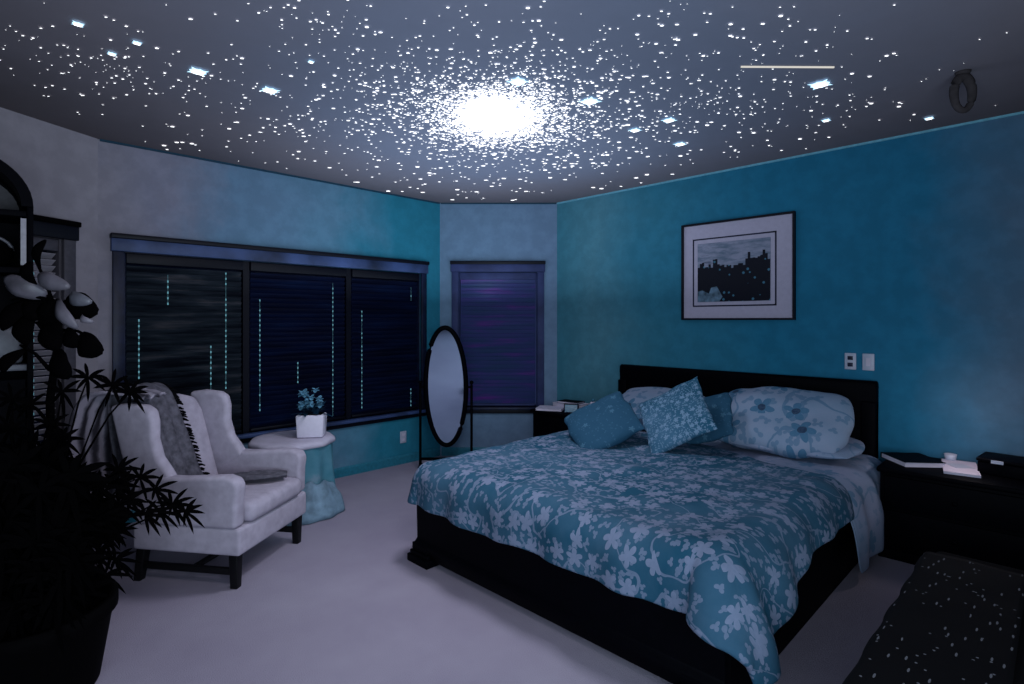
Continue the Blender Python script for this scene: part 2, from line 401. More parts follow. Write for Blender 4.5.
for i in range(330):       # field stars, large ones fewer, grouped in loose drifts
    x = rs.uniform(-2.6, 2.4); y = rs.uniform(-2.0, 2.4)
    if nz(x*1.1+5, y*1.1) < -.12: continue
    star(x, y, rs.choice((.003, .004, .005, .006, .010)))
for (px, py, n, sp) in ((60, 60, 60, .22), (125, 75, 60, .2), (315, 22, 25, .1), (205, 75, 22, .2), (640, 60, 60, .3), (740, 100, 70, .3), (855, 105, 40, .25), (800, 40, 25, .25), (690, 110, 80, .28), (400, 60, 60, .3), (330, 120, 40, .3)):
    c = on_ceiling(px, py)-GC; cx = c.dot(EX); cy = c.dot(EY)
    for k in range(n): star(cx+rs.gauss(0, sp), cy+rs.gauss(0, sp), rs.choice((.0025, .003, .004, .005, .007)))
tag(link('star_field', bm, M['star_white']), 'thousands of tiny white star points scattered over the dark ceiling', 'stars', kind='stuff')
# the overexposed heart of the cluster
bm = nb()
vs = []
for k in range(110):
    a = -2*PI*k/110; r = 1+.16*nz(math.cos(a)*2.2, math.sin(a)*2.2, 4)+rs.uniform(-.22, .22)
    p = GC + EX*(.19*r*math.cos(a)) + EY*(.30*r*math.sin(a)); vs.append(bm.verts.new((p.x, p.y, CEIL-.010)))
bm.faces.new(vs)
tag(link('galaxy_core', bm, M['core']), 'glowing white core of the star cluster in the middle of the ceiling', 'galaxy light')
def glow_star(px, py, r, label, blue=True):
    p = on_ceiling(px, py); e = empty('glowing_star', (p.x, p.y, CEIL-.013), 0, label, 'star light', 'large glowing stars on the ceiling')
    bm = nb(); vs = []
    for k in range(24):
        a = -2*PI*k/24; rr = r*(1.0 if k % 6 == 0 else (.62 if k % 3 else .7))
        vs.append(bm.verts.new((rr*math.cos(a+PI/4), rr*math.sin(a+PI/4), .004)))
    bm.faces.new(vs); link('halo', bm, M['star_blue'], e)
    bm = nb(); vs = []
    for k in range(16):
        a = -2*PI*k/16; rr = r*.62*(1.0 if k % 4 == 0 else .75)
        vs.append(bm.verts.new((rr*math.cos(a+PI/4), rr*math.sin(a+PI/4), 0)))
    bm.faces.new(vs); link('star_centre', bm, M['star_white'], e)
for a in ((198, 70, .058, 'largest blue-white glowing star on the left half of the ceiling'),
          (270, 89, .060, 'bright glowing star left of the cluster, above the wide window'),
          (78, 22, .030, 'glowing star near the top left corner of the ceiling'),
          (112, 52, .026, 'small glowing star left of a close pair at the upper left'),
          (137, 41, .026, 'small glowing star right of a close pair at the upper left'),
          (518, 80, .066, 'glowing star just above the bright cluster core'),
          (590, 100, .072, 'blue-white glowing star just right of the bright cluster core'),
          (820, 83, .070, 'big glowing star on the right, below the thin light line'),
          (826, 119, .034, 'small blue glowing star low on the right half of the ceiling'),
          (680, 143, .055, 'glowing star low on the ceiling, right of the cluster near the bay wall'),
          (669, 119, .055, 'glowing star between the cluster and the blue-white star pair at right'),
          (635, 129, .050, 'small glowing star just right of the cluster, nearer the bed wall'),
          (311, 60, .020, 'faint glowing star upper left of the cluster'),
          (929, 117, .034, 'faint glowing star nearest the bed wall on the right')): glow_star(*a)
# thin light line set into the ceiling
A = on_ceiling(741, 66); B = on_ceiling(834, 66.5); A.z = B.z = CEIL-.004
bm = nb(); tube(bm, [A, B], .0045, 6)
tag(link('light_strip', bm, emit('strip', (.75, .72, .66), .7)), 'thin straight pale light line on the ceiling above the framed picture', 'light strip')
# dark oval ring under the ceiling near the bed wall
c = at(963, 92, 2.83); bm = nb(); pts = []
for k in range(28):
    a = 2*PI*k/28; pts.append(cw(.047*math.cos(a), 0, .085*math.sin(a)-.002))
tube(bm, pts, [.020+.004*math.sin(2*PI*k/28) for k in range(28)], 8, True)
e = empty('hanging_ring', (c.x, c.y, CEIL-.11), 0, 'dark oval ring hanging under the ceiling near the bed wall, top right', 'ornament')
M['ring'] = simple('ring', (.045, .038, .040), .9, .1)
link('ring', bm, M['ring'], e, True)
bm = nb(); lathe(bm, [(.0, .110), (.035, .110), (.03, .096), (.006, .092), (.006, .075), (0, .075)], 16); link('ceiling_mount', bm, M['ring'], e, True)

# ------------------------------------------------------------------ bed
BX0, BX1, BY0, BY1 = 1.98, 4.50, .98, 2.84     # foot .. head, right .. left
bed = empty('bed', ((BX0+BX1)/2, (BY0+BY1)/2, 0), 0, 'wide black wooden bed with a tall plain headboard against the teal wall', 'bed')
bx, by = bed.location.x, bed.location.y
def P(o): o.location = (-bx, -by, 0); return o
# headboard: curved sleigh profile
bm = nb(); prism(bm, [(4.47, .0), (4.555, .0), (4.56, .5), (4.57, .92), (4.575, 1.0), (4.565, 1.035), (4.53, 1.045), (4.50, 1.03), (4.495, .99), (4.50, .92), (4.48, .5)], .925, 3.035, 'XZ')
P(mods(link('headboard', bm, M['black_wood'], bed), .008))
for y in (.925, 2.945):
    bm = nb(); box(bm, 4.468, 4.565, y, y+.09, 0, .90); P(mods(link('headboard_post', bm, M['black_wood'], bed), .01))
bm = nb(); prism(bm, [(1.98, .04), (2.04, .04), (2.04, .40), (2.03, .43), (1.985, .43), (1.975, .40), (1.98, .36), (1.985, .14), (1.965, .12), (1.96, .10)], 0.88, 2.81, 'XZ')
P(mods(link('footboard', bm, M['black_wood'], bed), .006))
for y in (.885, 2.77):
    bm = nb(); prism(bm, [(y, .0 if y < 1 else .10), (y+.04, .0 if y < 1 else .10), (y+.04, .40), (y, .40)], 2.04, 4.46, 'YZ'); P(mods(link('side_rail', bm, M['black_wood'], bed), .004))
for fx in (1.94, 4.30):
    for fy in (.87, 2.65):
        bm = nb()
        for k, (g, z0, z1) in enumerate(((0, 0, .045), (.012, .045, .07), (.022, .07, .115))): box(bm, fx+g, fx+.19-g, fy+g, fy+.20-g, z0, z1)
        P(mods(link('foot', bm, M['black_wood'], bed), .005))
mods(boxo('mattress', (2.06, 4.44, .94, 2.76, .20, .53), M['mattress']), .05, 3)
tag(bpy.data.objects['mattress'], 'thick mattress under the floral comforter on the black bed', 'mattress')

def drape(name, X0, X1, Y0, Y1, ox0, oy0, oy1, top, mat, nx, ny, puff, wr, seedz, solid=.03, edge=None, taper=None):
    """cloth over the mattress: X0/Y0/Y1 are the mattress edges it falls over, ox0/oy0/oy1 the overhang lengths"""
    bm = nb(); uvl = bm.loops.layers.uv.new('UVMap'); grid = []
    for i in range(nx+1):
        row = []
        sx_ = X0-ox0 + (X1-(X0-ox0))*i/nx
        for j in range(ny+1):
            oo0 = oy0*(taper(sx_) if taper else 1)
            sy_ = (Y0-oo0) + ((Y1+oy1)-(Y0-oo0))*j/ny
            if edge: ex = edge(sy_)*max(0, (i/nx-.7)/.3)
            else: ex = 0
            s = sx_+ex
            dx = max(0, X0-s); dy = max(0, Y0-sy_, sy_-Y1); sg = -1 if sy_ < Y0 else 1
            x = max(s, X0); y = min(max(sy_, Y0), Y1)
            hang = (dx**4+dy**4)**.25
            cxn = nz(s*2.2, sy_*2.2, seedz)
            z = top + puff*(.6*nz(s*1.6, sy_*1.6, seedz)+.35*cxn)+wr*nz(s*7, sy_*7, seedz+3)
            r = .10
            if hang > 0:
                hh = math.hypot(dx, dy); ca, sa = dx/hh, dy/hh
                arc = r*PI/2
                if hang < arc: th = hang/r; out = r*math.sin(th); dn = r*(1-math.cos(th))
                else: out = r; dn = r+(hang-arc)
                # folds grow towards the hem
                ph = (sy_ if dx > dy else s)
                fold = .022*min(1, hang/.25)*(nz(ph*6.5, seedz, 1.3)+.6*math.sin(ph*19+seedz))
                corner = min(dx, dy)/.25
                out += fold + .05*min(1, corner)*math.sin(math.atan2(dy, dx)*5) + .02*min(1, hang/.3) + ((.05+.18*min(1, corner))*min(1, hang/.3) if sg < 0 else 0)
                x -= ca*out; y += sg*sa*out; z -= dn
            # mattress edges are rounded
            row.append((bm.verts.new((x, y, max(z, .02))), (s, sy_)))
        grid.append(row)
    for i in range(nx):
        for j in range(ny):
            q = [grid[i][j], grid[i+1][j], grid[i+1][j+1], grid[i][j+1]]
            f = bm.faces.new([a[0] for a in q])
            for l, a in zip(f.loops, q): l[uvl].uv = a[1]
    bmesh.ops.recalc_face_normals(bm, faces=bm.faces[:])
    o = link(name, bm, mat, None, True)
    m = o.modifiers.new('thick', 'SOLIDIFY'); m.thickness = solid; m.offset = 1
    m = o.modifiers.new('s', 'SUBSURF'); m.levels = 1; m.render_levels = 1
    return o
sh = drape('bed_sheet', 3.0, 4.42, .97, 2.78, 0, .52, .14, .535, M['sheet'], 50, 70, .01, .008, 2.2, .008,
           taper=lambda x: 1.0 if x > 3.50 else (0.0 if x < 3.40 else (x-3.40)/.10))
tag(sh, 'pale floral bed sheet hanging over the right side near the headboard', 'sheet')
cf = drape('comforter', 2.07, 3.72, .97, 2.74, .28, .39, .25, .575, M['comforter'], 96, 116, .035, .012, 8.1, .03,
           edge=lambda y: -.30*max(0, min(1, (2.1-y)/1.0))**1.5, taper=lambda x: 1.0-.42*max(0, min(1, (x-2.15)/.5)))
tag(cf, 'teal comforter with pale lilac flower sprigs spread over the black bed', 'comforter')

def pillow(name, w, h, t, loc, rot, mat, label, cat='pillow', group=None, pinch=.05, seed=1, uvs=1, rnd=.2):
    bm = nb(); uvl = bm.loops.layers.uv.new('UVMap'); N = 22; sides = []
    for sgn in (1, -1):
        g = []
        for i in range(N+1):
            r = []
            for j in range(N+1):
                u = -1+2*i/N; v = -1+2*j/N
                # even spacing pushed to the rim
                u = math.sin(u*PI/2); v = math.sin(v*PI/2)
                T = t*((1-u*u)**.45)*((1-v*v)**.45)*(.85+.25*nz(u*1.5+seed, v*1.5, seed))
                x = w/2*u*(1-pinch*(1-v*v))*math.sqrt(1-rnd*v*v); y = h/2*v*(1-pinch*(1-u*u))*math.sqrt(1-rnd*u*u)
                x += .018*nz(u*2, v*3, seed+8); y += .03*nz(u*3, v*1.5, seed+4)*(1 if h > .55 else .5)
                wr = .012*nz(u*4, v*4, seed*3)*(1-u*u)*(1-v*v)
                r.append(bm.verts.new((x, y, sgn*T/2+wr)))
            g.append(r)
        sides.append(g)
        for i in range(N):
            for j in range(N):
                q = [g[i][j], g[i+1][j], g[i+1][j+1], g[i][j+1]]
                if sgn < 0: q = q[::-1]
                f = bm.faces.new(q)
                for l in f.loops: l[uvl].uv = ((l.vert.co.x+w)*uvs+seed, (l.vert.co.y+h)*uvs)
    bmesh.ops.remove_doubles(bm, verts=bm.verts[:], dist=1e-5)
    o = link(name, bm, mat, None, True, loc, rot); tag(o, label, cat, group)
    m = o.modifiers.new('s', 'SUBSURF'); m.levels = 1; m.render_levels = 1
    return o
def aim(lean, yaw, roll):     # pillow face: local z tilted back by lean from vertical-facing -X
    # local +Y = up the pillow, local X = across; face normal points to the foot of the bed
    R = Matrix.Rotation(yaw, 4, 'Z') @ Matrix.Rotation(-PI/2, 4, 'Z') @ Matrix.Rotation(lean, 4, 'X') @ Matrix.Rotation(roll, 4, 'Z')
    return R.to_euler()
pillow('bed_pillow', .98, .62, .30, (4.10, 1.44, .765), aim(math.radians(38), 0, .03), M['pillow_floral'], 'large pale floral pillow with dark blossoms on the right side of the bed', seed=1.7, rnd=.34)
pillow('bed_pillow', .86, .50, .15, (4.10, 1.33, .625), aim(math.radians(6), 0, .05), M['sheet'], 'flat pale pillow under the large floral one at the right edge of the bed', seed=7.7, rnd=.3)
pillow('bed_pillow', .92, .50, .22, (4.17, 2.42, .72), aim(math.radians(36), 0, -.03), M['pillow_floral'], 'large pale floral pillow at the left, half hidden behind the throw pillows', seed=5.2, rnd=.34)
pillow('throw_pillow', .50, .46, .18, (3.24, 2.33, .735), aim(math.radians(42), .2, .72), M['pillow_teal'], 'plain teal throw pillow leaning at the left of the group on the bed', 'pillow', seed=3.3)
pillow('throw_pillow', .47, .47, .15, (3.36, 1.83, .83), aim(math.radians(52), -.1, PI/4-.12), M['pillow_sequin'], 'mottled teal throw pillow standing on its corner with a pointed top', 'pillow', seed=9.1, pinch=.06, rnd=.03)
pillow('throw_pillow', .40, .40, .13, (3.70, 1.78, .775), aim(math.radians(50), -.2, .5), M['pillow_teal'], 'small teal throw pillow mostly hidden behind the pointed one', 'pillow', seed=6.4)

# ------------------------------------------------------------------ nightstands
def nightstand(x0, x1, y0, y1, h, label):
    e = empty('nightstand', ((x0+x1)/2, (y0+y1)/2, 0), 0, label, 'nightstand'); W = (x1-x0)/2; D = (y1-y0)/2
    mods(boxo('body', (-W+.02, W, -D+.015, D-.015, .06, h-.03), M['black_wood'], e), .004)
    mods(boxo('tabletop', (-W-.01, W, -D, D, h-.03, h), M['black_wood'], e), .008)
    mods(boxo('plinth', (-W+.01, W, -D+.005, D-.005, 0, .06), M['black_wood'], e), .004)
    for z0, z1 in ((.09, .30), (.32, h-.05)):
        d = mods(boxo('drawer', (-W+.004, -W+.022, -D+.04, D-.04, z0, z1), M['black_wood'], e), .004)
        bm = nb(); lathe(bm, [(.0, .0), (.006, 0), (.006, .014), (.014, .018), (.013, .026), (0, .028)], 14)
        bmesh.ops.rotate(bm, verts=bm.verts[:], matrix=Matrix.Rotation(-PI/2, 3, 'Y')); bmesh.ops.translate(bm, verts=bm.verts[:], vec=(-W+.004, 0, (z0+z1)/2))
        link('knob', bm, M['black_wood'], d, True)
    return e
NH = .585
nightstand(4.02, 4.57, 3.10, 3.76, NH, 'black nightstand on the window side of the bed, beside the small window')
NR = .56
nightstand(4.04, 4.57, .06, .83, NR, 'black nightstand on the near right side of the bed')
def closed_book(loc, rz, w, d, t, cover, label, group=None, name='book'):
    e = empty(name, loc, rz, label, 'book', group)
    boxo('pages', (-w/2+.003, w/2-.006, -d/2+.005, d/2-.005, .003, t-.003), M['lilac_white'], e)
    bm = nb(); box(bm, -w/2, w/2, -d/2, d/2, 0, .003); box(bm, -w/2, w/2, -d/2, d/2, t-.003, t); box(bm, w/2-.003, w/2, -d/2, d/2, .003, t-.003)
    link('cover', bm, cover, e); return e
# left nightstand clutter
closed_book((4.14, 3.60, NH), .5, .20, .26, .022, M['lilac_white'], 'pale magazine on the left corner of the window-side nightstand')
closed_book((4.36, 3.52, NH), -.2, .24, .30, .050, M['lilac_white'], 'thick pale book lying at the back of the window-side nightstand')
closed_book((4.36, 3.52, NH+.051), .15, .15, .23, .018, M['black_wood'], 'thin dark book on top of the thick pale book')
e = empty('alarm_clock', (4.13, 3.33, NH), .6, 'small wedge-shaped teal alarm clock on the window-side nightstand', 'clock')
bm = nb(); prism(bm, [(-.035, 0), (.05, 0), (.03, .085), (-.005, .085)], -.07, .07, 'XZ'); mods(link('case', bm, M['casing'], e), .006)
bm = nb(); prism(bm, [(-.034, .012), (-.037, .012), (-.0105, .077), (-.0075, .077)], -.058, .058, 'XZ'); link('clock_face', bm, M['teal_glass'], e)
e = empty('lotion_bottle', (4.30, 3.20, NH), 0, 'small pale bottle at the pillow end of the window-side nightstand', 'bottle')
bm = nb(); lathe(bm, [(.0, 0), (.032, 0), (.035, .01), (.035, .08), (.024, .098), (.012, .102), (0, .102)], 20); link('bottle_body', bm, M['lilac_white'], e, True)
bm = nb(); lathe(bm, [(.0, .102), (.014, .102), (.014, .128), (0, .128)], 16); link('cap', bm, M['teal_glass'], e, True)
# right nightstand clutter
closed_book((4.30, .69, NR), math.radians(40), .26, .24, .034, M['black_wood'], 'large dark book with white page edges beside the headboard')
e = empty('notepad', (4.34, .455, NR), .15, 'loose pale papers on the near nightstand, right of the dark book', 'papers')
boxo('sheets', (-.20, .17, -.085, .085, 0, .014), M['lilac_white'], e); 
bm = nb(); box(bm, -.05, .06, -.05, .05, 0, .001, Matrix.Translation((.0, 0, .0145)) @ Matrix.Rotation(.5, 4, 'Z')); link('loose_sheet', bm, M['plastic'], e)
e = empty('tissue_cup', (4.50, .52, NR), 0, 'small pale cup of tissue behind the papers on the near nightstand', 'cup')
bm = nb(); lathe(bm, [(0, 0), (.026, 0), (.034, .05), (.030, .05), (.024, .008), (0, .008)], 18); link('cup_body', bm, M['plastic'], e, True)
e = empty('keepsake_box', (4.36, .21, NR), -.1, 'low black box with a small pale plate on its front on the near nightstand', 'box')
mods(boxo('body', (-.10, .13, -.15, .15, 0, .075), M['black_wood'], e), .008); mods(boxo('lid', (-.105, .135, -.155, .155, .076, .095), M['black_wood'], e), .006)
boxo('name_plate', (-.112, -.106, .03, .085, .074, .092), M['plastic'], e)
e = empty('table_mirror', (4.44, .10, NR), -.75, 'small dark round-framed mirror cut by the right edge of the photo', 'mirror')
bm = nb(); tube(bm, [(.0, .058*math.cos(2*PI*k/24), .17+.066*math.sin(2*PI*k/24)) for k in range(24)], .010, 8, True); link('mirror_frame', bm, M['black_wood'], e, True)
bm = nb(); prism(bm, [(.055*math.cos(2*PI*k/24), .17+.062*math.sin(2*PI*k/24)) for k in range(24)], -.003, .003, 'YZ'); link('mirror_glass', bm, M['mirror'], e)
bm = nb(); tube(bm, [(0, 0, .0), (0, 0, .10)], .008, 8); lathe(bm, [(0, 0), (.05, 0), (.05, .008), (0, .02)], 20); link('stand', bm, M['black_wood'], e, True)

# ------------------------------------------------------------------ picture and switch plates on the bed wall
def on_right(y, z): return Vector((4.588, y, z))
Y0, Y1, Z0, Z1 = 1.474, 2.42, 1.47, 2.312
pic = empty('framed_picture', (4.588, (Y0+Y1)/2, Z0), PI/2, 'framed night skyline print with a wide pale mat hanging above the bed', 'picture')
# local: x along +Y world (left in view), y towards the wall is -... rotate so local +y points into the room (-X)
W = (Y1-Y0); Hh = Z1-Z0
def PP(x0, x1, z0, z1, d0, d1, mat, nm, par=pic):     # x measured from the viewer's left edge
    bm = nb(); box(bm, W/2-x1, W/2-x0, d0, d1, z0, z1); return link(nm, bm, mat, par)
bm = nb(); fw = .016
for q in ((0, W, 0, fw), (0, W, Hh-fw, Hh), (0, fw, fw, Hh-fw), (W-fw, W, fw, Hh-fw)): box(bm, W/2-q[1], W/2-q[0], .0, .035, q[2], q[3])
link('frame', bm, M['casing_dark'], pic)
PP(fw, W-fw, fw, Hh-fw, .002, .012, simple('mat_board', (.42, .38, .48), .8, .1, var=.04), 'mat_board')
bm = nb(); a0, a1, b0, b1 = .10, W-.14, .115, Hh-.135
for q in ((a0, a1, b0, b0+.012), (a0, a1, b1-.012, b1), (a0, a0+.012, b0, b1), (a1-.012, a1, b0, b1)): box(bm, W/2-q[1], W/2-q[0], .012, .014, q[2], q[3])
link('mat_line', bm, M['casing'], pic)
t = NT('print_sky'); o_ = t.n('ShaderNodeTexCoord').outputs['Object']; mp = t.n('ShaderNodeMapping', {'Vector': o_, 'Scale': (4, 1, 16)}).outputs[0]
nn = t.noise(mp, 1.6, 4, .6); t.bsdf(t.ramp(nn, [(.35, (.10, .14, .20)), (.6, (.26, .27, .36)), (.75, (.06, .08, .13))]), .5, .3)
PP(.145, W-.185, .155, Hh-.18, .012, .015, t.m, 'print')
rp = random.Random(11); bm = nb(); x = .147
ix0, ix1, iz0, iz1 = .147, W-.187, .157, Hh-.182
prof = [(0, .30), (.03, .33), (.06, .30), (.10, .32), (.125, .30), (.15, .36), (.17, .31), (.20, .315), (.24, .30), (.30, .29), (.36, .31), (.40, .305), (.43, .36), (.445, .40), (.46, .36), (.50, .355), (.53, .37), (.56, .41), (.575, .37), (.60, .33), (.62, .33)]
for i in range(31):
    xa = ix0+(ix1-ix0)*i/31; xb = ix0+(ix1-ix0)*(i+1)/31; u = (i+.5)/31*.62
    h = [p[1] for p in prof if p[0] <= u][-1] + rp.uniform(-.012, .012)
    box(bm, W/2-xb, W/2-xa, .015, .017, iz0, iz0+h)
t = NT('skyline_ink'); o_ = t.n('ShaderNodeTexCoord').outputs['Object']; v_ = t.n('ShaderNodeTexVoronoi', {'Vector': o_, 'Scale': 24.0})
rn_ = t.n('ShaderNodeSeparateColor', {0: v_.outputs['Color']})
k_ = t.math('MULTIPLY', t.math('LESS_THAN', v_.outputs['Distance'], .26), t.math('LESS_THAN', rn_.outputs[0], .42))
t.bsdf(t.mix(k_, (.002, .003, .010), (.05, .15, .22)), .6, .2); link('skyline', bm, t.m, pic)
bm = nb(); prism(bm, [(W/2-.150, iz0), (W/2-.34, iz0), (W/2-.37, iz0+.04), (W/2-.32, iz0+.13), (W/2-.27, iz0+.12), (W/2-.25, iz0+.07), (W/2-.19, iz0+.10), (W/2-.150, iz0+.09)], .017, .0185, 'XZ')
link('foreground_bank', bm, simple('bank', (.10, .16, .22), .7, .1, nscale=20, var=.6), pic)
def plate(y, z, wall_x, label, kind):
    e = empty('wall_outlet' if kind == 'outlet' else 'light_switch', (wall_x, y, z), PI/2, label, 'outlet' if kind == 'outlet' else 'switch')
    mods(boxo('plate', (-.037, .037, .0, .008, -.06, .06), M['plastic'], e), .004)
    if kind == 'outlet':
        for dz in (-.024, .024): mods(boxo('socket', (-.017, .017, .008, .010, dz-.014, dz+.014), M['casing'], e), .003)
    else:
        boxo('rocker', (-.013, .013, .008, .014, -.028, .028), M['lilac_white'], e)
yl = lambda px: (1-(px-512)/F)/(1+(px-512)/F)*4.588
plate(yl(850.5), 1.17, 4.588, 'pale double outlet plate above the headboard, left of the switch', 'outlet')
plate(yl(868.5), 1.17, 4.588, 'pale light switch plate above the headboard, right of the outlet', 'switch')
e = empty('wall_outlet', (sx(403)+C_L.x, 4.795, .36), PI, 'small pale outlet low on the wall below the wide window, by the mirror', 'outlet')
d_ = 4.795*S2/(1-(403-512)/F); e.location.z = H-(437-320)/F*d_
mods(boxo('plate', (-.037, .037, .0, .008, -.06, .06), M['plastic'], e), .004)
for dz in (-.024, .024): boxo('socket', (-.015, .015, .008, .010, dz-.013, dz+.013), M['lilac_white'], e)

# ------------------------------------------------------------------ cheval mirror
cm = cw(-.645, 5.40)
chev = empty('cheval_mirror', cm, -PI/4, 'oval standing mirror in a black frame beside the wide window', 'mirror')
a_, b_ = .195, .585; zc = .815; tl = Matrix.Rotation(math.radians(7), 4, 'X')
def ov(r, k, n=56): return Vector((r*a_*math.cos(2*PI*k/n), 0, r*b_*math.sin(2*PI*k/n)))
bm = nb(); tube(bm, [Vector((0, 0, zc)) + tl @ Vector(((a_+.0)*math.cos(2*PI*k/56), 0, b_*math.sin(2*PI*k/56))) for k in range(56)], .024, 10, True)
link('mirror_frame', bm, M['black_wood'], chev, True)
bm = nb(); prism(bm, [((a_-.012)*math.cos(2*PI*k/56), (b_-.012)*math.sin(2*PI*k/56)) for k in range(56)], -.006, .006, 'XZ', Matrix.Translation((0, 0, zc)) @ tl)
link('mirror_glass', bm, M['mirror'], chev)
for s in (-1, 1):
    bm = nb(); X = s*(a_+.055)
    tube(bm, [(X, 0, .03), (X, 0, .12), (X, 0, .5), (X, 0, .84)], [.018, .013, .013, .012], 8); bmesh.ops.create_icosphere(bm, subdivisions=2, radius=.02, matrix=Matrix.Translation((X, 0, .86)))
    p = link('post', bm, M['black_wood'], chev, True)
    bm = nb(); tube(bm, [(X, -.20, .0+.012), (X, -.10, .035), (X, 0, .05), (X, .10, .035), (X, .20, .012)], [.012, .014, .018, .014, .012], 8); link('foot', bm, M['black_wood'], chev, True)
    bm = nb(); tube(bm, [(s*(a_+.0), 0, .815), (X+s*.01, 0, .815)], .010, 8); link('pivot_knob', bm, M['black_wood'], chev, True)
bm = nb(); tube(bm, [(-a_-.055, 0, .115), (a_+.055, 0, .115)], .014, 8); link('stretcher', bm, M['black_wood'], chev, True)

# ------------------------------------------------------------------ draped table with planter
tc = cw(-1.73, 4.36); TZ = .54
tb = empty('side_table', tc, 0, 'small round side table hidden under cloth between armchair and window', 'table')
bm = nb(); lathe(bm, [(0, .515), (.275, .515), (.28, .52), (.28, .53), (.275, .535), (0, .535)], 40); link('tabletop', bm, M['black_wood'], tb, True)
bm = nb(); lathe(bm, [(0, 0), (.16, 0), (.15, .03), (.03, .05), (.025, .3), (.03, .515), (0, .515)], 24); link('pedestal', bm, M['black_wood'], tb, True)
def skirt(prof, wob, seg=120):
    bm = nb(); lathe(bm, prof, seg, wob=wob); return bm
ang0 = math.atan2(-.55, .25)     # towards the viewer and the bed
def w1(a, z):
    k = (TZ-z)/TZ; return 1 + .085*k*math.sin(a*13+.6*math.sin(a*3)) + .05*k*math.sin(a*7+1)
def tealsheer():
    t = NT('sheer_teal'); o = t.n('ShaderNodeTexCoord').outputs['Object']; n = t.noise(o, 6, 4, .6)
    t.bsdf(t.ramp(n, [(.3, (.05, .20, .26)), (.55, (.09, .25, .32)), (.75, (.22, .30, .38))]), .6, .3); return t.m
M['sheer'] = tealsheer()
bm = skirt([(0, TZ-.002), (.24, TZ-.002), (.286, TZ-.004), (.298, TZ-.02), (.302, TZ-.08), (.305, .3), (.315, .12), (.325, .006)], w1)
o = link('tablecloth', bm, M['sheer'], None, True, tc); tag(o, 'long teal cloth falling in folds from the small round table to the floor', 'tablecloth')
o.modifiers.new('s', 'SUBSURF').render_levels = 1
bm = skirt([(0, TZ+.010), (.24, TZ+.010), (.294, TZ+.007), (.311, TZ-.008), (.317, TZ-.035)], lambda a, z: 1+.02*math.sin(a*9)*(z < TZ))
o = link('table_topper', bm, M['lilac_white'], None, True, tc); tag(o, 'round white cloth topper on the small draped table', 'tablecloth')
# sheer puddle of cloth gathered at the floor on the bed side
bm = nb(); n1, n2 = 40, 20; g = []
for i in range(n1+1):
    a = math.radians(-145)+math.radians(110)*i/n1; row = []
    for j in range(n2+1):
        f = j/n2; env = math.sin(PI*i/n1)**.5
        r = .345+.13*f*env+.008*math.sin(a*17); z = .006+.25*env*math.cos(f*PI/2)**.8*(1+.2*nz(a*5, f*2))+.012*math.sin(a*23+f*5)*env*(1-f)
        row.append(bm.verts.new((r*math.cos(a), r*math.sin(a), max(.004, z))))
    g.append(row)
for i in range(n1):
    for j in range(n2): bm.faces.new([g[i][j], g[i+1][j], g[i+1][j+1], g[i][j+1]])
bmesh.ops.recalc_face_normals(bm, faces=bm.faces[:])
M['sheer_pale'] = simple('sheer_pale', (.16, .25, .32), .7, .2, nscale=14, var=.35)
o = link('sheer_overlay', bm, M['sheer_pale'], None, True, tc); tag(o, 'pale sheer fabric bunched on the carpet at the foot of the draped table', 'fabric')
o.modifiers.new('t', 'SOLIDIFY').thickness = .004
# planter
pc = cw(-1.58, 4.36, TZ+.014); pl = empty('flower_planter', pc, -PI/4+.12, 'white square planter with pale blue blossoms on the draped table', 'planter')
bm = nb(); box(bm, -.105, .105, -.075, .075, 0, .175)
for v in bm.verts:
    if v.co.z < .01: v.co.x *= .93; v.co.y *= .93
mods(link('pot', bm, simple('white_pot', (.74, .70, .80), .5, .3, var=.03), pl), .012)
boxo('soil', (-.085, .085, -.055, .055, .165, .178), M['pot'], pl)
rf = random.Random(5); bmf = nb(); bml = nb()
def leaf(bm, p, d, L, wd, up=Vector((0, 0, 1)), n=5, droop=.2):
    d = d.normalized(); s = d.cross(up)
    s = s.normalized() if s.length > .01 else Vector((1, 0, 0)); L_, R_ = [], []
    pts = []
    for i in range(n+1):
        f = i/n; c = p + d*L*f - Vector((0, 0, droop*L*f*f)); w = wd*math.sin(PI*min(1, f*.93+.07))**.8
        pts.append((bm.verts.new(c+s*w), bm.verts.new(c), bm.verts.new(c-s*w)))
        pts[-1][1].co.z -= w*.25
    for a, b in zip(pts, pts[1:]):
        bm.faces.new([a[0], a[1], b[1], b[0]]); bm.faces.new([a[1], a[2], b[2], b[1]])
for k in range(26):
    a = rf.random()*2*PI; el = rf.uniform(.25, 1.3); L = rf.uniform(.10, .20)
    leaf(bml, Vector((rf.uniform(-.05, .05), rf.uniform(-.03, .03), .175)), Vector((math.cos(a), math.sin(a)*.7, math.tan(el)*.6)), L, .016, droop=.35)
link('foliage', bml, simple('foliage_teal', (.006, .03, .06), .5, .3), pl, True)
for k in range(17):
    a = rf.random()*2*PI; r = rf.uniform(.02, .11); c = Vector((r*math.cos(a)-.01, r*.7*math.sin(a), .175+rf.uniform(.03, .19)))
    b2 = nb()
    for q in range(5):
        aa = 2*PI*q/5+k; leaf(b2, c, Vector((math.cos(aa), math.sin(aa)*.6-.2, .5*math.sin(aa))), .036, .016, droop=.1)
    bmesh.ops.recalc_face_normals(b2, faces=b2.faces[:]); link('blossom', b2, M['pillow_blossom'] if 'pillow_blossom' in M else M.setdefault('pillow_blossom', simple('blossom_blue', (.12, .30, .42), .6, .2, var=.3)), pl, True)

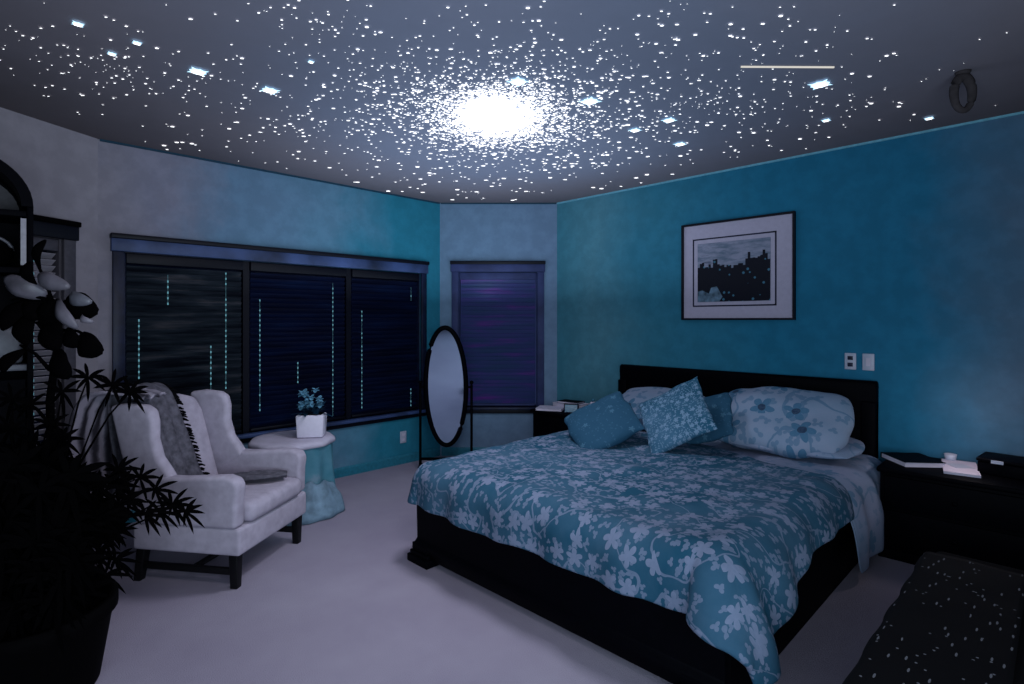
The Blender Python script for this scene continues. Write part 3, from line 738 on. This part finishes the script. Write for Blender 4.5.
# ------------------------------------------------------------------ wing armchair
ac = empty('wing_armchair', cw(-1.765, 3.39), math.radians(-54), 'pale upholstered wing armchair with black straight legs and a throw over its back', 'armchair')
CL = M['chair_cloth']
def soft(nm, b, bev, mtx=None, seg=4): return mods(boxo(nm, b, CL, ac, mtx=mtx), bev, seg)
soft('seat_base', (-.31, .35, -.35, .35, .185, .335), .02)
o = mods(boxo('seat_cushion', (-.24, .375, -.265, .265, .337, .455), CL, ac), .045, 5)
Rb = Matrix.Translation((-.25, 0, .33)) @ Matrix.Rotation(math.radians(-16), 4, 'Y')
bm = nb(); prism(bm, [(-.27, 0), (.27, 0), (.275, .55), (.24, .65), (.12, .685), (0, .70), (-.12, .685), (-.24, .65), (-.275, .55)], -.06, .06, 'YZ', Rb)
mods(link('backrest', bm, CL, ac), .045, 5)
for s in (-1, 1):
    # wing outline in the chair's side plane
    pr = [(-.245, .46), (-.06, .57), (-.10, .63), (-.155, .70), (-.185, .80), (-.185, .90), (-.20, .965), (-.25, .99), (-.36, 1.0), (-.47, .985), (-.40, .72), (-.31, .46)]
    bm = nb(); prism(bm, pr, s*.27, s*.345, 'XZ'); mods(link('wing', bm, CL, ac), .028, 4)
    pa = [(-.29, .336), (.335, .336), (.34, .50), (.35, .56), (.33, .605), (.27, .62), (.0, .60), (-.25, .60)]
    bm = nb(); prism(bm, pa, s*.275, s*.365, 'XZ'); mods(link('armrest', bm, CL, ac), .03, 4)
for lx, ly in ((.30, .31), (.30, -.31), (-.27, .31), (-.27, -.31)):
    bm = nb(); box(bm, lx-.026, lx+.026, ly-.026, ly+.026, 0, .186)
    for v in bm.verts:
        if v.co.z < .01:
            v.co.x = lx+(v.co.x-lx)*.8+(-.03 if lx < 0 else 0); v.co.y = ly+(v.co.y-ly)*.8
    mods(link('leg', bm, M['chair_leg'], ac), .004)
for b in ((-.28, .29, .295, .32, .07, .105), (-.28, .29, -.32, -.295, .07, .105), (.02, .05, -.30, .30, .075, .10)):
    mods(boxo('stretcher', b, M['chair_leg'], ac), .003)
# throw: a folded blanket from outside the near back corner over the top and down to the seat
def ribbon(name, path, halfw, side, mat, label, wav=.01, cat='throw', fringe=None):
    """path: local chair points; side: local width direction"""
    e = empty(name, ac.location, ac.rotation_euler.z, label, cat)
    bm = nb(); uvl = bm.loops.layers.uv.new('UVMap'); N = 14; g = []
    path = [Vector(p) for p in path]; dense = []
    for i in range(len(path)-1):
        p0 = path[max(0, i-1)]; p1 = path[i]; p2 = path[i+1]; p3 = path[min(len(path)-1, i+2)]
        for k in range(8):
            t = k/8; dense.append(.5*((2*p1)+(-p0+p2)*t+(2*p0-5*p1+4*p2-p3)*t*t+(-p0+3*p1-3*p2+p3)*t*t*t))
    dense.append(path[-1]); L = 0
    for i, p in enumerate(dense):
        row = []; hw = halfw if not callable(halfw) else halfw(i/(len(dense)-1))
        sd = side if not callable(side) else side(i/(len(dense)-1))
        nrm = (dense[min(i+1, len(dense)-1)]-dense[max(0, i-1)]).cross(sd).normalized()
        if i: L += (p-dense[i-1]).length
        for j in range(N+1):
            f = -1+2*j/N; row.append((bm.verts.new(p+sd*hw*f+nrm*wav*(.5+.5*math.sin(f*9+i*.15)+.4*nz(f*3, i*.3))), (f*hw, L)))
        g.append(row)
    for i in range(len(g)-1):
        for j in range(N):
            q = [g[i][j], g[i+1][j], g[i+1][j+1], g[i][j+1]]; f = bm.faces.new([a[0] for a in q])
            for l, a in zip(f.loops, q): l[uvl].uv = a[1]
    bmesh.ops.recalc_face_normals(bm, faces=bm.faces[:])
    if fringe is not None:
        b2 = nb(); rr = random.Random(9)
        for i in range(0, len(g), 1):
            a = g[i][fringe][0].co; sdd = side if not callable(side) else side(i/(len(g)-1)); s = sdd*(1 if fringe else -1)
            for q in range(2):
                c = a+Vector((rr.uniform(-.01, .01), 0, rr.uniform(-.01, .01)))
                tube(b2, [c, c+s*.025+Vector((.004, 0, -.004)), c+s*.05+Vector((.006, 0, -.016))], [.007, .006, .004], 5)
        link('fringe', b2, M['black_cloth'], e, True)
    o = link('blanket', bm, mat, e, True); m = o.modifiers.new('t', 'SOLIDIFY'); m.thickness = .012; m.offset = 1
    return e
def stripe_mat():
    t = NT('striped_throw'); uv = t.n('ShaderNodeTexCoord').outputs['UV']; s = t.n('ShaderNodeSeparateXYZ', {0: uv})
    n = t.noise(uv, 7, 4, .6); w = t.math('SINE', t.math('ADD', t.math('MULTIPLY', s.outputs[0], 75), t.math('MULTIPLY', n, 5)))
    t.bsdf(t.ramp(t.math('ADD', t.math('MULTIPLY', w, .35), .5), [(.2, (.035, .032, .042)), (.45, (.13, .12, .15)), (.75, (.34, .31, .37))]), .9, .1, bump=n, bstr=.4)
    return t.m
M['stripe'] = stripe_mat()
ribbon('throw_blanket', [(-.47, -.14, .52), (-.52, -.14, .80), (-.53, -.14, 1.02), (-.47, -.14, 1.065), (-.385, -.13, 1.02), (-.315, -.12, .86), (-.255, -.10, .68), (-.19, -.08, .50), (-.08, -.06, .475), (.04, -.04, .472)],
       .13, Vector((0, 1, 0)), M['throw_grey'], 'dark grey fringed throw blanket hanging down the front of the armchair back', fringe=14)
ribbon('scarf', [(.02, .03, .475), (.12, .10, .482), (.22, .15, .48), (.30, .19, .474)], lambda f: .05+.03*math.sin(f*3.1), Vector((-.5, .86, 0)), M['throw_grey'], 'crumpled dark scarf lying on the armchair seat', .018, 'scarf')
ribbon('striped_blanket', [(-.56, -.32, .28), (-.58, -.32, .5), (-.60, -.32, .80), (-.56, -.30, 1.0), (-.48, -.28, 1.045), (-.38, -.27, 1.04), (-.24, -.27, 1.02)], lambda f: .17-.09*f, lambda f: Vector((.0+.0*f, 1, 0)), M['stripe'], 'striped pale blanket hanging behind the near wing of the armchair', .02)

# ------------------------------------------------------------------ arched cabinet at far left
CBX, CBR = cw(-2.725, 2.675), math.radians(-4)
cb = empty('display_cabinet', CBX, CBR, 'tall black arch-topped display cabinet at the far left edge', 'cabinet')
W2 = .31
def arch(w, z0, rise, n=20): return [(w*math.cos(PI*k/n), z0+rise*math.sin(PI*k/n)) for k in range(n+1)]
bm = nb(); prism(bm, [(W2, .0)] + arch(W2, 2.03, .27) + [(-W2, .0)], .15, .17, 'XZ'); link('back_panel', bm, M['black_wood'], cb)
for s in (-1, 1): mods(boxo('side_panel', (min(s*W2, s*(W2-.025)), max(s*W2, s*(W2-.025)), -.17, .15, 0, 2.03), M['black_wood'], cb), .003)
bm = nb(); n = 24; o1 = arch(W2, 2.03, .27, n); o2 = arch(W2-.045, 2.03, .225, n)
for i in range(n): prism(bm, [o1[i], o1[i+1], o2[i+1], o2[i]], -.18, .15, 'XZ')
link('arched_top', bm, M['black_wood'], cb)
for z in (.05, .45, 1.22, 1.70, 1.98): mods(boxo('shelf', (-W2+.025, W2-.025, -.16, .15, z, z+.03), M['black_wood'] if z != 1.22 else M['steel_grey'], cb), .003)
bm = nb(); box(bm, .262, .283, -.176, -.17, 1.74, 1.97); link('door_glint', bm, simple('edge_glint', (.26, .25, .28), .3, .5), cb)  # pale strip painted in as the highlight on the glass edge
mods(boxo('lower_door', (-W2+.03, W2-.03, -.185, -.165, .08, 1.18), M['black_wood'], cb), .004)
bm = nb(); prism(bm, arch(W2-.055, 2.03, .20), .10, .13, 'XZ'); link('arch_panel', bm, simple('arch_grey', (.05, .045, .05), .5, .3), cb)
def in_cab(x, y, z): return CBX + Vector((x*math.cos(CBR)-y*math.sin(CBR), x*math.sin(CBR)+y*math.cos(CBR), z))
e = empty('storage_box', in_cab(.10, -.02, 1.251), CBR, 'plain grey box on the middle shelf of the black cabinet', 'box')
mods(boxo('body', (-.14, .17, -.08, .08, 0, .19), M['steel_grey'], e), .02); boxo('lid', (-.145, .175, -.085, .085, .191, .205), M['pot'], e)
e = empty('storage_basket', in_cab(.10, -.01, 1.731), CBR, 'low dark basket on the top shelf of the black cabinet', 'basket')
bm = nb(); lathe(bm, [(0, 0), (.11, 0), (.13, .05), (.135, .10), (.125, .10), (.115, .02), (0, .02)], 24); link('basket_body', bm, M['pot'], e, True)
bm = nb(); tube(bm, [(.13*math.cos(PI*k/12), 0, .09+.08*math.sin(PI*k/12)) for k in range(13)], .008, 6); link('handle', bm, M['steel_grey'], e, True)

# ------------------------------------------------------------------ plants
def pot(par, r, h, mat):
    bm = nb(); lathe(bm, [(0, 0), (r*.72, 0), (r*.8, h*.1), (r*.95, h*.8), (r*1.02, h*.86), (r*1.02, h), (r*.93, h), (r*.9, h*.86), (0, h*.86)], 40)
    link('pot', bm, mat, par, True)
# broad-leaved plant
tp = cw(-2.19, 2.60); t1 = empty('rubber_plant', tp, 0, 'tall dark plant with broad leaves in front of the far left window', 'plant'); pot(t1, .15, .30, M['pot'])
inv = Vector(tp)
def L1(px, py, d): return at(px, py, d)-inv
bm = nb()
stem = [Vector((0, 0, .25)), L1(52, 480, 2.55), L1(50, 400, 2.5), L1(56, 355, 2.48), L1(60, 320, 2.46), L1(48, 295, 2.45)]
tube(bm, stem, [.022, .018, .016, .014, .011, .008], 8)
for (a, b) in (((60, 330), (95, 340)), ((52, 300), (12, 300)), ((56, 310), (75, 300)), ((52, 300), (36, 262)), ((50, 370), (20, 345)), ((54, 350), (36, 322))):
    tube(bm, [L1(a[0], a[1], 2.46), L1((a[0]+b[0])/2, (a[1]+b[1])/2-4, 2.45), L1(b[0], b[1], 2.45)], [.009, .007, .005], 6)
link('stem', bm, M['leaf_dark'], t1, True)
def bigleaf(pts, mat, seed):
    """leaf blade from base to tip (pixels at about 2.45 m) with half width in metres"""
    (x0, y0), (x1, y1), hw, d = pts
    a = L1(x0, y0, d); b = L1(x1, y1, d-.05); dirv = (b-a); side = dirv.cross(cw(0, 1)).normalized(); nrm = cw(0, -1).normalized()
    bm = nb(); rows = []; n = 10
    for i in range(n+1):
        f = i/n; w = hw*math.sin(PI*(f*.94+.04))**.65; c = a+dirv*f+nrm*(.04*math.sin(PI*f))
        rows.append([bm.verts.new(c+side*w*q*(1+.10*nz(f*4, q*3, seed))-nrm*(.35*w*abs(q))) for q in (-1, -.5, 0, .5, 1)])
    for r0, r1 in zip(rows, rows[1:]):
        for k in range(4): bm.faces.new([r0[k], r0[k+1], r1[k+1], r1[k]])
    o = link('leaf', bm, mat, t1, True); o.modifiers.new('t', 'SOLIDIFY').thickness = .003
G, D = M['leaf_lit'], M['leaf_dark']
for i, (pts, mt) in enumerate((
    (((48, 296), (4, 278), .045, 2.47), G), (((36, 288), (30, 262), .03, 2.46), D), (((38, 276), (70, 287), .036, 2.45), G),
    (((40, 268), (46, 240), .022, 2.46), D), (((52, 305), (22, 316), .05, 2.50), D), (((66, 300), (98, 312), .060, 2.44), D),
    (((58, 300), (78, 328), .030, 2.42), G), (((70, 296), (92, 302), .030, 2.42), M['steel_grey']), (((84, 316), (94, 322), .014, 2.41), G), (((78, 338), (103, 352), .055, 2.44), D),
    (((50, 318), (58, 350), .06, 2.47), D), (((30, 300), (2, 330), .04, 2.48), D), (((66, 330), (82, 345), .04, 2.46), D),
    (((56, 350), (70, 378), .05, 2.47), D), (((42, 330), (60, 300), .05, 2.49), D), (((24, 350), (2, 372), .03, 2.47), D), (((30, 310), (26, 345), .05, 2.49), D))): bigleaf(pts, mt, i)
# schefflera-like bushy plant
sp_ = cw(-1.86, 2.14); t2 = empty('umbrella_plant', sp_, 0, 'big bushy black plant with finger-like leaflets in front of the armchair', 'plant'); pot(t2, .27, .36, M['pot'])
rp = random.Random(21); bml = nb(); bms = nb()
def whorl(c, out, n, L):
    for k in range(n):
        a = 2*PI*k/n+rp.uniform(-.2, .2); dv = cw(math.cos(a), .25*math.sin(a*2)-.1, math.sin(a)*.8-.15)+out*.5
        leaf(bml, c, dv, L*rp.uniform(.75, 1.1), L*.085, up=cw(0, -1), n=5, droop=.25)
targets = []
for (px, py, d) in ((62, 392, 2.45), (88, 378, 2.4), (112, 386, 2.4), (130, 392, 2.4), (50, 425, 2.4), (62, 440, 2.35), (30, 405, 2.4), (45, 455, 2.35), (118, 470, 2.4), (140, 478, 2.5), (155, 490, 2.5), (172, 505, 2.55), (160, 512, 2.5),
    (130, 500, 2.4), (185, 512, 2.55), (145, 515, 2.45), (95, 555, 2.35), (115, 560, 2.4), (80, 540, 2.3), (105, 575, 2.4), (60, 585, 2.2), (90, 590, 2.3), (12, 400, 2.4), (10, 430, 2.3)): targets.append((px, py, d, .105))
for k in range(120):
    px = rp.uniform(0, 78); py = rp.uniform(455, 610); targets.append((px, py, rp.uniform(2.0, 2.5), rp.uniform(.12, .19)))
for k in range(22):
    px = rp.uniform(75, 120); py = rp.uniform(480, 545); targets.append((px, py, rp.uniform(2.2, 2.5), rp.uniform(.09, .13)))
base = Vector(sp_)+Vector((0, 0, .3))
for (px, py, d, L) in targets:
    c = at(px, py, d)-Vector(sp_)
    if c.z < .14: continue
    b = Vector((rp.uniform(-.06, .06), rp.uniform(-.06, .06), .32)); mid = (b+c)/2+Vector((0, 0, .12))
    tube(bms, [b, b*.5+mid*.5+Vector((0, 0, .03)), mid, mid*.4+c*.6+Vector((0, 0, .03)), c], [.006, .005, .005, .004, .003], 5)
    whorl(c, (c-b).normalized(), rp.choice((8, 9, 10)), L)
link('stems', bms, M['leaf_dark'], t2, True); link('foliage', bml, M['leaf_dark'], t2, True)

# ------------------------------------------------------------------ dark bench in the right foreground with spangled throw
bn = empty('upholstered_bench', (2.28, .02, 0), 0, 'long black upholstered bench in the dark right foreground', 'bench')
mods(boxo('seat', (-.72, .72, -.38, .38, .36, .48), M['black_cloth'], bn), .03, 4)
mods(boxo('apron', (-.69, .69, -.35, .35, .26, .36), M['black_wood'], bn), .004)
for lx in (-.64, .64):
    for ly in (-.31, .31): mods(boxo('leg', (lx-.035, lx+.035, ly-.035, ly+.035, 0, .26), M['black_wood'], bn), .005)
bm = nb(); uvl = bm.loops.layers.uv.new('UVMap'); g = []
for i in range(49):
    x = 1.60+1.30*i/48; row = []
    for j in range(31):
        s = .10+.48*j/30; e_ = .412
        if s <= e_-.0: y, z = s, .487
        if s > e_:
            h_ = s-e_; y = e_+.02*min(1, h_/.03)+.018*math.sin(x*23)*min(1, h_/.12); z = .487-max(0, h_-.012)
        z += .006*nz(x*6, s*6) + (.004 if s < e_ else 0)
        row.append((bm.verts.new((x, y, z)), (x, s)))
    g.append(row)
for i in range(48):
    for j in range(30):
        q = [g[i][j], g[i+1][j], g[i+1][j+1], g[i][j+1]]; f = bm.faces.new([a[0] for a in q])
        for l, a in zip(f.loops, q): l[uvl].uv = a[1]
bmesh.ops.recalc_face_normals(bm, faces=bm.faces[:])
o = link('throw_blanket', bm, M['spangle'], None, True); tag(o, 'black throw sprinkled with pale sprigs lying over the dark bench', 'throw')
o.modifiers.new('t', 'SOLIDIFY').thickness = .006

# ------------------------------------------------------------------ light
def light(kind, name, loc, power, col, **kw):
    l = bpy.data.lights.new(name, kind); l.energy = power; l.color = col
    for k, v in kw.items(): setattr(l, k, v)
    o = bpy.data.objects.new(name, l); COL.objects.link(o); o.location = loc; return o
def look(o, tgt): o.rotation_euler = (Vector(tgt)-o.location).to_track_quat('-Z', 'Y').to_euler()
o = light('SPOT', 'galaxy_lamp', (GC.x-.1, GC.y-.1, CEIL-.06), 80, (.78, .82, 1.0), spot_size=math.radians(150), spot_blend=.9, shadow_soft_size=.22)
look(o, (1.9, 2.7, 0))
o = light('SPOT', 'spot_fill', (.9, .6, 2.6), 50, (.92, .88, 1.0), spot_size=math.radians(120), spot_blend=.9, shadow_soft_size=.3)  # unseen spot added to brighten the window side, no lamp hangs there
look(o, (1.7, 4.2, 1.0))
o = light('AREA', 'room_fill', (.1, -.2, 1.2), 62, (.66, .82, 1.0), shape='RECTANGLE', size=2.4, size_y=1.4)
look(o, (2.0, 2.3, 2.74))
light('POINT', 'bedside_glow', (4.22, .42, .86), 1.6, (1.0, .86, .90), shadow_soft_size=.05)  # unseen light added for the glow on the wall, no lamp stands here
o = light('AREA', 'uplight_fill', (2.9, 3.3, 1.65), 20, (.66, .80, 1.0), shape='RECTANGLE', size=2.2, size_y=2.2); o.rotation_euler = (PI, 0, 0)  # unseen uplight added in mid-air to brighten the ceiling and wall tops
w = bpy.data.worlds.new('night'); bpy.context.scene.world = w; w.use_nodes = True
w.node_tree.nodes['Background'].inputs[0].default_value = (.05, .08, .22, 1); w.node_tree.nodes['Background'].inputs[1].default_value = .25

# ------------------------------------------------------------------ camera
cam = bpy.data.cameras.new('camera'); co = bpy.data.objects.new('camera', cam); COL.objects.link(co)
co.location = (0, 0, H); co.rotation_euler = (PI/2, 0, -PI/4)
cam.sensor_width = 36; cam.lens = F/1024*36; cam.shift_y = -22/1024; cam.clip_start = .02
bpy.context.scene.camera = co
sc = bpy.context.scene
sc.view_settings.view_transform = 'Standard'; sc.view_settings.look = 'None'; sc.view_settings.exposure = .38; sc.view_settings.gamma = 1
